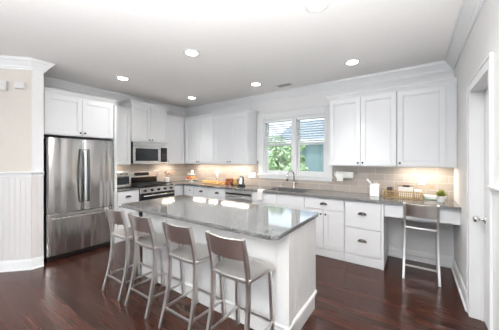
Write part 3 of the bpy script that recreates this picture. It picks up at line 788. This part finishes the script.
for i, (x, y, rz, lab, grp) in enumerate([
    (-2.655, 1.452, 0, 'brushed aluminium counter stool at the island, the one closest to the refrigerator', SG),
    (-2.175, 1.452, 0, 'brushed aluminium counter stool at the island, second out from the refrigerator', SG),
    (-1.622, 1.452, 0, 'brushed aluminium counter stool at the island, second in from its beadboard end', SG),
    (-1.100, 1.452, 0, 'brushed aluminium counter stool at the island, nearest its beadboard end', SG),
    (.058, 3.655, 0, 'pale brushed aluminium stool tucked under the desk by the right wall', None)]):
    s = st0 if i == 0 else copy_tree(st0)
    s.location = (x, y, 0); s.rotation_euler.z = math.radians(rz); s['label'] = lab
    if grp: s['group'] = grp

# ------------------------------------------------------------------ ceiling lights, vent
def can(x, y, label, power=CAN_W, spread=1.1):
    t = thing('ceiling_light', label, 'ceiling light', (x, y, H-.006), 'recessed ceiling lights')
    MB().lathe([(.074, .006), (.095, .0055), (.102, .0035), (.102, .0005), (.098, -.002), (.078, -.004), (.070, .0)], (x, y, H-.006), 32).build('trim_ring', M['plastic'], t, smooth=True)
    MB().lathe([(0, -.002), (.070, -.002), (.070, .004), (0, .004)], (x, y, H-.0065), 32).build('lens', M['lens'], t)
    lamp('downlight_bulb', 'AREA', (0, 0, -.006), (0, 0, 0), power, (1, .98, .95), parent=t, shape='DISK', size=.13, spread=spread)
for x, y, lab in ((-.68, 1.985, 'recessed ceiling light nearest the viewer, at the top of the picture'), (-2.24, 1.99, 'recessed ceiling light above the middle of the island'),
                  (-3.85, 1.985, 'recessed ceiling light above the floor before the refrigerator'), (-3.87, 3.44, 'recessed ceiling light in the far corner above the range side'),
                  (-2.26, 3.45, 'recessed ceiling light before the window above the dishwasher'), (-.69, 3.41, 'recessed ceiling light before the wall cabinets right of the window')):
    can(x, y, lab, *((11 if x > -3 else 3, 2.4) if y < 2.5 else (CAN_W, 1.1)))
for x, y in ((-4.05, -.55),): can(x, y, 'recessed ceiling light out of view beside the angled wall')
t = thing('ceiling_vent', 'small white ceiling air vent with slots, near the window', 'vent', (-1.88, 3.77, H-.012))
v = MB().box(-2.02, -1.74, 3.70, 3.715, H-.010, H-.0008).box(-2.02, -1.74, 3.835, 3.85, H-.010, H-.0008).box(-2.02, -2.0, 3.715, 3.835, H-.010, H-.0008).box(-1.76, -1.74, 3.715, 3.835, H-.010, H-.0008)
v.build('frame', M['plastic'], t, bevel=.002)
v = MB()
for i in range(8):
    y = 3.722+i*.0145; c = Vector((0, y, H-.006)); v.box(-2.0, -1.76, y-.004, y+.004, H-.0068, H-.0058, Matrix.Translation(c) @ Matrix.Rotation(math.radians(35), 4, 'X') @ Matrix.Translation(-c))
v.build('slats', M['plastic'], t)
MB().box(-2.0, -1.76, 3.715, 3.835, H-.0018, H-.0008).build('duct_shade', M['rubber'], t)  # flat dark sheet standing in for the shade behind the slats

# unseen uplighters added behind the viewer to brighten the ceiling and room
def fill_uplighter(x, y, power, label):
    t = thing('fill_lamp', label, 'lamp', (x, y, 0), 'added fill-light uplighters')
    MB().lathe([(0, 0), (.14, 0), (.14, .015), (.02, .03), (0, .03)], (x, y, .001), 28).build('base', M['bronze'], t, smooth=True)
    MB().lathe([(0, 0), (.012, 0), (.012, 1.12), (0, 1.12)], (x, y, .03), 12).build('pole', M['bronze'], t, smooth=True)
    MB().lathe([(.012, 0), (.08, .02), (.15, .07), (.18, .13), (.172, .13), (.14, .075), (.07, .03), (.012, .012)], (x, y, 1.145), 32).build('lamp_shade', M['plastic'], t, smooth=True)
    lamp('fill_bulb', 'AREA', (0, 0, 1.26), (PI, 0, 0), power, (.965, .985, 1), parent=t, shape='DISK', size=.26, spread=2.75)
fill_uplighter(-2.9, -1.7, 4, 'added fill-light uplighter behind the viewer, nearest the angled wall')
fill_uplighter(-1.2, -1.3, 25, 'added fill-light uplighter behind the viewer, in the middle of the room')
fill_uplighter(.12, -.65, 250, 'added fill-light uplighter behind the viewer, against the right wall')

# under-cabinet lights
def ucl(run, u0, u1, w, label, power=1.0):
    c = run.pt((u0+u1)/2, w, ZU+.004)
    t = thing('under_cabinet_light', label, 'light', c, 'slim lights under the wall cabinets')
    run.box(MB(), u0, u1, w-.045, w+.045, ZU+.006, ZU+.018).build('housing', M['plastic'], t, bevel=.002)
    run.box(MB(), u0+.01, u1-.01, w-.038, w+.038, ZU+.002, ZU+.006).build('lens', M['uclens'], t)
    ln = u1-u0-.04
    lamp('strip_bulb', 'AREA', (0, 0, -.004), (0, 0, 0 if run.side == 'back' else PI/2), UC_W*power*ln/.4, (1, .90, .76), parent=t, shape='RECTANGLE', size=ln, size_y=.07)
ucl(BACK, -4.42, -4.00, .17, 'slim lit strip under the corner wall cabinet')
ucl(BACK, -3.92, -3.62, .17, 'slim lit strip under the corner end of the back wall cabinets')
ucl(BACK, -3.52, -2.78, .17, 'slim lit strip under the wall cabinet left of the window')
ucl(BACK, -.17, .34, .17, 'slim lit strip under the wall cabinet above the desk', 1.1)
ucl(LEFT, 3.31, 3.66, .17, 'slim lit strip under the wall cabinet right of the microwave')
ucl(LEFT, 2.12, 2.46, .17, 'slim lit strip under the wall cabinet above the toaster oven', .7)

# ------------------------------------------------------------------ counter clutter
CZ = .915
# toaster oven
def toaster():
    y0, y1, x0, x1, z0 = 2.105, 2.455, -4.78, -4.46, CZ+.016
    t = thing('toaster_oven', 'white countertop toaster oven with glass door, beside the refrigerator', 'toaster oven', ((x0+x1)/2, (y0+y1)/2, CZ))
    mb = MB().box(x0, x1-.012, y0, y1, z0, z0+.275); mb.build('body', M['plastic'], t, bevel=.012)
    f = MB().box(x1-.012, x1, y0, y1, z0, z0+.045).box(x1-.012, x1, y0, y1, z0+.20, z0+.275).box(x1-.012, x1, y1-.035, y1, z0+.045, z0+.20).box(x1-.012, x1, y0, y0+.02, z0+.045, z0+.20)
    f.build('front_frame', M['steel_h'], t, bevel=.002)
    MB().box(x1-.011, x1-.003, y0+.02, y1-.035, z0+.045, z0+.20).build('glass_door', M['dglass'], t)
    MB().tube([(x1-.003, y0+.05, z0+.19), (x1+.022, y0+.05, z0+.19), (x1+.022, y1-.065, z0+.19), (x1-.003, y1-.065, z0+.19)], .006, 8).build('handle', M['chrome'], t, smooth=True)
    for i in range(3): MB().lathe([(0, 0), (.015, 0), (.013, .014), (0, .014)], (x1+.0005, y0+.07+i*.1, z0+.24), 14, 'X').build('dial', M['black'], t, smooth=True)
    for x in (x0+.04, x1-.05):
        for y in (y0+.04, y1-.04): MB().lathe([(0, 0), (.012, 0), (.012, .016), (0, .016)], (x, y, CZ-.0005), 10).build('foot', M['rubber'], t)
toaster()

# utensil crock with copper utensils
t = thing('utensil_crock', 'pale ceramic crock right of the range holding copper utensils', 'crock', (-4.67, 3.41, CZ))
MB().lathe([(0, 0), (.05, 0), (.056, .02), (.058, .11), (.061, .118), (.057, .118), (.053, .10), (.050, .008), (0, .008)], (-4.67, 3.41, CZ), 24).build('jar', M['ceramic'], t, smooth=True)
for i, (dx, dy, h, kind, nm, lab) in enumerate([(.10, -.10, .26, 's', 'ladle', 'copper ladle leaning left in the crock beside the range'), (.02, .03, .21, 's', 'spoon', 'short copper spoon upright in the crock beside the range'),
        (.06, .17, .24, 'b', 'ladle', 'long-handled copper ladle leaning far right in the crock'), (-.02, -.04, .24, 'b', 'spatula', 'copper spatula at the rear of the crock beside the range')]):
    b = Vector((-4.67+dx*.2, 3.41+dy*.2, CZ+.135)); e = Vector((-4.67+dx, 3.41+dy, CZ+h))
    t = thing(nm, lab, 'utensil', b, 'copper utensils in the crock')
    MB().tube([b, b.lerp(e, .5)+Vector((0, 0, .004)), e], .0045, 8).build('handle', M['copper'], t, smooth=True)
    MB().ball(e, .026, 12, (1, .9, .55)).build('bowl', M['copper'] if kind == 'b' else M['bronze'], t, smooth=True)

# tiered stand with fruit in the corner
tx, ty = -4.35, 3.86
t = thing('tiered_stand', 'two-tier serving stand with fruit in the far corner of the counter', 'stand', (tx, ty, CZ))
MB().lathe([(0, 0), (.07, 0), (.07, .006), (.02, .02), (.012, .05), (.012, .05), (.13, .056), (.15, .07), (.147, .073), (.128, .062), (0, .060)], (tx, ty, CZ), 28).build('lower_tray', M['ceramic'], t, smooth=True)
MB().lathe([(0, .06), (.006, .06), (.006, .17), (0, .17)], (tx, ty, CZ), 10).build('post', M['chrome'], t, smooth=True)
MB().lathe([(0, .170), (.085, .172), (.10, .184), (.098, .187), (.083, .178), (0, .176)], (tx, ty, CZ), 24).build('upper_tray', M['ceramic'], t, smooth=True)
k = 0
for i in range(7):
    a = 2*PI*i/7; x, y = tx+.088*math.cos(a), ty+.088*math.sin(a); red = i % 2
    o = MB().ball((x, y, CZ+.0985), .034, 14, (1, 1, .94)).build('apple' if red else 'orange', M['red'] if red else M['orange'], smooth=True)
    tag(o, 'red apple on the lower tray of the tiered stand in the corner' if red else 'small orange on the lower tray of the tiered stand in the corner', 'fruit', 'apples on the tiered stand' if red else 'oranges on the tiered stand')
t = thing('candle', 'white pillar candle on the upper tray of the tiered stand', 'candle', (tx+.02, ty, CZ+.178))
MB().lathe([(0, 0), (.030, 0), (.030, .095), (.026, .098), (0, .094)], (tx+.02, ty, CZ+.1775), 18).build('wax', M['paper'], t, smooth=True)
MB().tube([(tx+.02, ty, CZ+.272), (tx+.02, ty, CZ+.288)], .0015, 6).build('wick', M['black'], t)

# glass trays of pastries
def tray(x, y, lab, n):
    t = thing('serving_tray', lab, 'tray', (x, y, CZ), 'pastry trays on the counter')
    MB().prism([(x+.17*math.cos(a)*1.0, y+.11*math.sin(a)) for a in [2*PI*i/28 for i in range(28)]], CZ, CZ+.012).build('board', M['lightwood'], t, bevel=.003)
    for i in range(n):
        px = x-.12+.24*(i % 4)/3; py = y-.045+.09*(i//4)
        o = MB().ball((px, py, CZ+.034), .028, 12, (1.25, .95, .75)).build('pastry', M['bread'], smooth=True)
        tag(o, 'golden bread roll on the '+('left' if x < -3.6 else 'right')+' wooden board left of the kettle', 'pastry', 'pastries on the '+('left' if x < -3.6 else 'right')+' board')
tray(-3.86, 3.92, 'round-ended wooden board with rolls, nearer the tiered stand', 8)
tray(-3.50, 3.88, 'round-ended wooden board with rolls, nearer the brown tin', 8)
t = thing('candlestick', 'white pillar candle on short stand behind the pastry boards', 'candle', (-3.70, 4.04, CZ))
MB().lathe([(0, 0), (.04, 0), (.038, .008), (.010, .014), (.010, .10), (.036, .108), (.036, .114), (0, .114)], (-3.70, 4.04, CZ), 20).build('stand', M['chrome'], t, smooth=True)
MB().lathe([(0, 0), (.028, 0), (.028, .14), (.024, .143), (0, .139)], (-3.70, 4.04, CZ+.1145), 18).build('wax', M['paper'], t, smooth=True)
# brown tin and jar
o = MB().box(-3.275, -3.155, 3.83, 3.95, CZ, CZ+.135).build('canister', M['leather'], bevel=.012); tag(o, 'square brown canister left of the jar of pastries', 'canister')
t = thing('glass_jar', 'clear lidded jar of golden biscuits between brown canister and kettle', 'jar', (-3.05, 3.88, CZ))
MB().lathe([(.0, 0), (.062, 0), (.066, .01), (.066, .12), (.058, .135)], (-3.05, 3.88, CZ), 24).build('jar', M['glass'], t, smooth=True)
MB().lathe([(0, 0), (.060, 0), (.062, .012), (.012, .022), (.010, .036), (0, .038)], (-3.05, 3.88, CZ+.136), 20).build('lid', M['brass'], t, smooth=True)
o = MB().lathe([(0, 0), (.052, 0), (.055, .03), (.052, .085), (.03, .10), (0, .104)], (-3.05, 3.88, CZ+.003), 20).build('biscuits', M['bread'], smooth=True)
tag(o, 'golden biscuits piled inside the clear jar', 'biscuits', None, 'stuff')
# kettle
kx, ky = -2.83, 3.80
t = thing('electric_kettle', 'steel electric kettle with black handle on the counter left of the window', 'kettle', (kx, ky, CZ))
MB().lathe([(0, 0), (.078, 0), (.080, .012), (.074, .026), (0, .026)], (kx, ky, CZ), 28).build('base', M['black'], t, smooth=True)
MB().lathe([(0, .027), (.072, .027), (.070, .06), (.055, .165), (.050, .175), (0, .176)], (kx, ky, CZ), 28).build('body', M['steel_h'], t, smooth=True)
MB().lathe([(0, .176), (.048, .177), (.040, .190), (.012, .196), (.014, .208), (0, .212)], (kx, ky, CZ), 20).build('lid', M['black'], t, smooth=True)
hx, hy = .82, -.57
pts = [(kx+hx*r, ky+hy*r, CZ+z) for r, z in ((.050, .170), (.085, .178), (.112, .160), (.116, .11), (.105, .06), (.072, .045))]
MB().tube(pts, .011, 8, rect=(.022, .017), side=(-hy, hx, 0)).build('handle', M['black'], t, bevel=.003)
MB().tube([(kx-hx*.048, ky-hy*.048, CZ+.135), (kx-hx*.08, ky-hy*.08, CZ+.165)], .01, 8, radii=[.018, .009]).build('spout', M['steel_h'], t, smooth=True)

# towel over the sink cabinet front
def towel():
    mb = MB(); n, k = 10, 14; g = []
    for j in range(k+1):
        row = []
        for i in range(n+1):
            x = -2.26+.105*i/n; s = j/k
            if s < .25: y = 3.59-.088*(s/.25)-.003; z = .918
            else: y = 3.498-.004*math.sin(i*1.4)*(s-.2); z = .918-.175*(s-.25)/.75
            row.append(mb.bm.verts.new((x+.006*math.sin(s*5), y, z)))
        g.append(row)
    for j in range(k):
        for i in range(n): mb.face([g[j][i], g[j][i+1], g[j+1][i+1], g[j+1][i]])
    o = mb.build('dish_towel', M['cloth'], smooth=True, solid=.003)
    tag(o, 'white dish towel hanging over the counter edge left of the sink', 'towel')
towel()

# knife block, basket, book, plant on the desk counter
t = thing('knife_block', 'white knife block with one angled white handle, left of the basket on the desk', 'knife block', (-.475, 3.86, CZ))
kb = MB(); bx = -.475
pr = [(3.81, 0), (3.93, 0), (3.93, .15), (3.87, .185), (3.81, .15)]
a = [kb.bm.verts.new((bx-.06, y, CZ+z)) for y, z in pr]; b = [kb.bm.verts.new((bx+.06, y, CZ+z)) for y, z in pr]
kb.face(a); kb.face(b[::-1])
for i in range(5): kb.face([a[i], b[i], b[(i+1) % 5], a[(i+1) % 5]])
kb.build('block', M['ceramic'], t, bevel=.006)
MB().tube([(bx-.030, 3.86, CZ+.155), (bx-.10, 3.845, CZ+.245)], .01, 8, rect=(.040, .026), side=(0, 1, 0)).build('knife_handle', M['ceramic'], t, bevel=.003)
for q in (.0, .03): MB().tube([(bx+q, 3.865, CZ+.178), (bx+q-.008, 3.855, CZ+.205)], .008, 8, rect=(.020, .012), side=(0, 1, 0)).build('knife_handle', M['ceramic'], t, bevel=.003)

def basket():
    x0, x1, y0, y1, h = -.36, .085, 3.80, 4.02, .095
    t = thing('wire_basket', 'long woven brown basket of papers on the desk counter', 'basket', ((x0+x1)/2, (y0+y1)/2, CZ))
    MB().box(x0+.01, x1-.01, y0+.01, y1-.01, CZ, CZ+.008).build('bottom', M['wicker'], t)
    w = MB(); per = []
    nx = 20; ny = 9
    for i in range(nx): per.append((x0+(x1-x0)*i/nx, y0))
    for i in range(ny): per.append((x1, y0+(y1-y0)*i/ny))
    for i in range(nx): per.append((x1-(x1-x0)*i/nx, y1))
    for i in range(ny): per.append((x0, y1-(y1-y0)*i/ny))
    for i, (x, y) in enumerate(per): w.tube([(x, y, CZ+.003), (x, y, CZ+h)], .0042, 5)
    w.build('uprights', M['wicker'], t, smooth=True)
    r = MB()
    for z, rr in ((CZ+.006, .005), (CZ+.034, .003), (CZ+.064, .003), (CZ+h, .007)):
        r.tube([(x0, y0, z), (x1, y0, z), (x1, y1, z), (x0, y1, z), (x0, y0, z)], rr, 6)
    r.build('rim', M['wicker'], t, smooth=True)
    o = MB().box(-.19, -.02, 3.90, 3.93, CZ+.012, CZ+.15).build('envelope_stack', M['paper'], bevel=.003); tag(o, 'upright stack of white envelopes in the woven basket', 'papers')
    o = MB().box(-.20, .0, 3.96, 3.985, CZ+.012, CZ+.185).build('notebook', noisy(mat('taupe_cover', (.45, .34, .28), .6), 20, .1), bevel=.003); tag(o, 'taupe notebook standing at the back of the woven basket', 'notebook')
    o = MB().box(-.01, .07, 3.86, 3.95, CZ+.012, CZ+.125).build('note_box', M['paper'], bevel=.004); tag(o, 'white note box at the right end of the woven basket', 'box')
    t2 = thing('mug', 'dark glazed mug in the left end of the woven basket', 'mug', (-.285, 3.90, CZ+.0095))
    MB().lathe([(0, 0), (.036, 0), (.040, .02), (.042, .13), (.038, .13), (.036, .01), (0, .008)], (-.285, 3.90, CZ+.0095), 20).build('cup', M['bronze'], t2, smooth=True)
    o = MB().tube([(-.10, 3.94, CZ+.155), (-.02, 3.94, CZ+.155)], .012, 10).build('stapler', M['rubber'], smooth=True, bevel=.002)
    tag(o, 'dark stapler lying on the papers in the woven basket', 'stapler'); o.location.z -= .0; 
basket()
o = bpy.data.objects['stapler']; o.location = (-.10, 3.915, CZ+.151)
t = thing('wooden_spoon', 'dark wooden spoon resting across the right end of the basket', 'spoon', (.07, 3.93, CZ+.1))
MB().tube([(.02, 3.96, CZ+.126), (.10, 3.98, CZ+.148), (.17, 3.99, CZ+.168)], .006, 8).build('handle', M['lightwood'], t, smooth=True)
MB().ball((.185, 3.992, CZ+.172), .018, 12, (1.2, .8, .5)).build('bowl', M['lightwood'], t, smooth=True)
t = thing('book', 'green-edged white book lying flat between basket and potted plant', 'book', (.16, 3.98, CZ))
MB().box(.10, .25, 3.91, 4.08, CZ, CZ+.010).build('cover', M['green_book'], t, bevel=.002)
MB().box(.102, .248, 3.912, 4.078, CZ+.0105, CZ+.040).build('pages', M['paper'], t, bevel=.002)
MB().box(.10, .25, 3.91, 4.08, CZ+.0405, CZ+.046).build('cover', M['paper'], t, bevel=.002)
px_, py_ = .268, 3.80
t = thing('potted_plant', 'small green succulent in a white pot at the right end of the desk counter', 'plant', (px_, py_, CZ))
MB().lathe([(0, 0), (.036, 0), (.040, .01), (.050, .075), (.053, .08), (.049, .08), (.046, .068), (0, .066)], (px_, py_, CZ), 24).build('pot', M['ceramic'], t, smooth=True)
MB().lathe([(0, .067), (.045, .0675), (0, .070)], (px_, py_, CZ), 16).build('soil', M['soil'], t)
lf = MB()
for i in range(190):
    a = random.uniform(0, 2*PI); el = random.uniform(.10, 1.5); r = random.uniform(.045, .095)
    b = Vector((px_, py_, CZ+.072)); d = Vector((math.cos(a)*math.cos(el), math.sin(a)*math.cos(el), math.sin(el)))
    e = b+Vector((d.x*r*1.05, d.y*r*1.05, d.z*r*.9)); s = d.cross(Vector((0, 0, 1)))
    s = s.normalized()*.008 if s.length > .01 else Vector((.008, 0, 0)); m = b.lerp(e, .7)
    v = [lf.bm.verts.new(p) for p in (b+s*.2, m+s, e, m-s, b-s*.2)]; lf.face(v)
lf.build('foliage', M['leaf'], t, solid=.0015)

# paper towel on the tiles right of the window
t = thing('paper_towel_holder', 'white paper towel roll mounted flat on the tiles right of the window', 'paper towel holder', (-.93, 4.06, 1.13))
MB().lathe([(.018, 0), (.058, 0), (.058, .275), (.018, .275)], (-1.075, 4.078, 1.195), 28, 'X').build('roll', M['paper'], t, smooth=False, bevel=.004)
MB().tube([(-1.10, 4.078, 1.195), (-.775, 4.078, 1.195)], .009, 10).box(-1.104, -1.094, 4.066, D-.0105, 1.18, 1.21).box(-.781, -.771, 4.066, D-.0105, 1.18, 1.21).build('bracket', M['chrome'], t)
MB().box(-1.05, -.95, 4.018, 4.0195, 1.095, 1.20).build('loose_sheet', M['paper'], t)

# outlets and wall boxes
def plate(x0, x1, z0, z1, label, gangs):
    t = thing('outlet_plate', label, 'outlet', ((x0+x1)/2, D-.014, z0), 'outlet plates on the tiles')
    MB().box(x0, x1, D-.0165, D-.0108, z0, z1).build('cover_plate', M['plastic'], t, bevel=.002)
    w = (x1-x0)/gangs
    for i in range(gangs):
        c = x0+w*(i+.5); MB().box(c-.016, c+.016, D-.019, D-.0167, (z0+z1)/2-.033, (z0+z1)/2+.033).build('socket', M['ceramic'], t, bevel=.001)
plate(-2.90, -2.72, 1.06, 1.18, 'wide white switch and outlet plate on the tiles left of the window', 3)
plate(.045, .120, 1.085, 1.205, 'single white outlet plate on the tiles above the desk basket', 1)
def chbox(s0, s1, z0, z1, name, label, cat, th, m):
    dx, dy = .69, .724; nx, ny = .724, -.69
    A = Vector((-4.151, .947))
    def q(s, o): return (A.x-dx*s+nx*o, A.y-dy*s+ny*o)
    t = thing(name, label, cat, (*q((s0+s1)/2, th/2), z0))
    MB().prism([q(s0, .0015), q(s0, th), q(s1, th), q(s1, .0015)], z0, z1).build('case', m, t, bevel=.003)
    MB().prism([q(s0+.012, th+.0005), q(s0+.012, th+.003), q(s1-.012, th+.003), q(s1-.012, th+.0005)], z0+.012, z1-.012).build('face_plate', m, t, bevel=.001)
# the angled wall runs at 43.6 degrees; boxes are fixed to it
ang = math.atan2(-.154-.947, FARL+4.151)
def chbox(s0, s1, z0, z1, name, label, cat, th, m):
    d = Vector((math.cos(ang), math.sin(ang))); n = Vector((-d.y, d.x)); A = Vector((-4.151, .947))
    def q(s, o): p = A+d*s+n*o; return (p.x, p.y)
    t = thing(name, label, cat, (*q((s0+s1)/2, th/2), z0))
    MB().prism([q(s0, .0015), q(s0, th), q(s1, th), q(s1, .0015)], z0, z1).build('case', m, t, bevel=.003)
    MB().prism([q(s0+.010, th+.0005), q(s0+.010, th+.003), q(s1-.010, th+.003), q(s1-.010, th+.0005)], z0+.010, z1-.010).build('face_plate', m, t, bevel=.001)
chbox(.065, .175, 2.365, 2.452, 'door_chime', 'small white box high on the angled wall, nearer the refrigerator', 'wall box', .035, M['wains'])
chbox(.262, .45, 2.335, 2.452, 'door_chime', 'larger white box high on the angled wall, at the picture\'s left edge', 'wall box', .045, M['wains'])

# ------------------------------------------------------------------ outside
struct(MB().box(-40, 25, D+T+.02, 60, -.60, -.45).build('ground_lawn', M['grass']))
def tree(x, y, h, r, label, n=4200, z0=-.44):
    t = thing('tree', label, 'tree', (x, y, z0), 'trees outside the window')
    MB().tube([(x, y, z0), (x+.05, y, z0+h*.3), (x-.03, y+.05, z0+h*.75)], .1, 8, radii=[.14, .10, .04]).build('trunk', M['bark'], t, smooth=True)
    b = MB()
    blobs = [(random.gauss(0, r*.45), random.gauss(0, r*.45), random.uniform(.25, .95)*h, random.uniform(.35, .6)*r) for _ in range(14)]
    for i in range(n):
        bx, by, bz, br = random.choice(blobs); d = Vector((random.gauss(0, 1), random.gauss(0, 1), random.gauss(0, 1))).normalized()*br*random.uniform(.7, 1.05)
        c = Vector((x+bx, y+by, z0+bz))+d; u = Vector((random.gauss(0, 1), random.gauss(0, 1), random.gauss(0, .6))).normalized()*random.uniform(.05, .10)
        w = u.cross(Vector((random.gauss(0, 1), random.gauss(0, 1), random.gauss(0, 1)))).normalized()*.035
        b.face([b.bm.verts.new(p) for p in (c-u, c+w, c+u, c-w)])
    b.build('foliage', M['tree'], t)
tree(-3.95, 7.3, 2.7, .85, 'leafy green tree outside the left half of the window')
tree(-6.6, 9.0, 3.2, 1.2, 'tall leafy tree standing further back, left of the neighbouring house')
tree(-4.0, 9.6, 2.6, .35, 'rounded green shrub tree before the neighbouring house')
t = thing('neighbouring_house', 'blue-grey clapboard house with slate roof outside the right half of the window', 'house', (-3.2, 13.0, -.45))
hb = MB(); X0, X1, Y0 = -5.6, .5, 11.0
hb.box(X0, X1, Y0, Y0+5, -.45, 2.35)
for i in range(20): hb.prism([(X0, Y0-.001), (X0, Y0-.045), (X1, Y0-.045), (X1, Y0-.001)], -.40+i*.138, -.40+i*.138+.10)
hb.build('wall', M['siding'], t)
rf = MB()
a = [rf.bm.verts.new(p) for p in ((X0-.4, Y0-.4, 2.33), (X0-.4, Y0+5.4, 2.33), (X0-.4, Y0+2.5, 3.75))]; b = [rf.bm.verts.new(p) for p in ((X1+.4, Y0-.4, 2.33), (X1+.4, Y0+5.4, 2.33), (X1+.4, Y0+2.5, 3.75))]
rf.face(a); rf.face(b[::-1])
for i in range(3): rf.face([a[i], a[(i+1) % 3], b[(i+1) % 3], b[i]])
rf.build('roof', M['roof'], t)
MB().box(X0-.42, X1+.42, Y0-.44, Y0-.40, 2.25, 2.38).build('gutter', M['ltrim'], t)
w = MB().box(-1.6, -.8, Y0-.06, Y0-.021, .9, 2.0).build('window', M['ltrim'], t); MB().box(-1.52, -.88, Y0-.07, Y0-.0605, .98, 1.92).build('pane', M['dglass'], w)
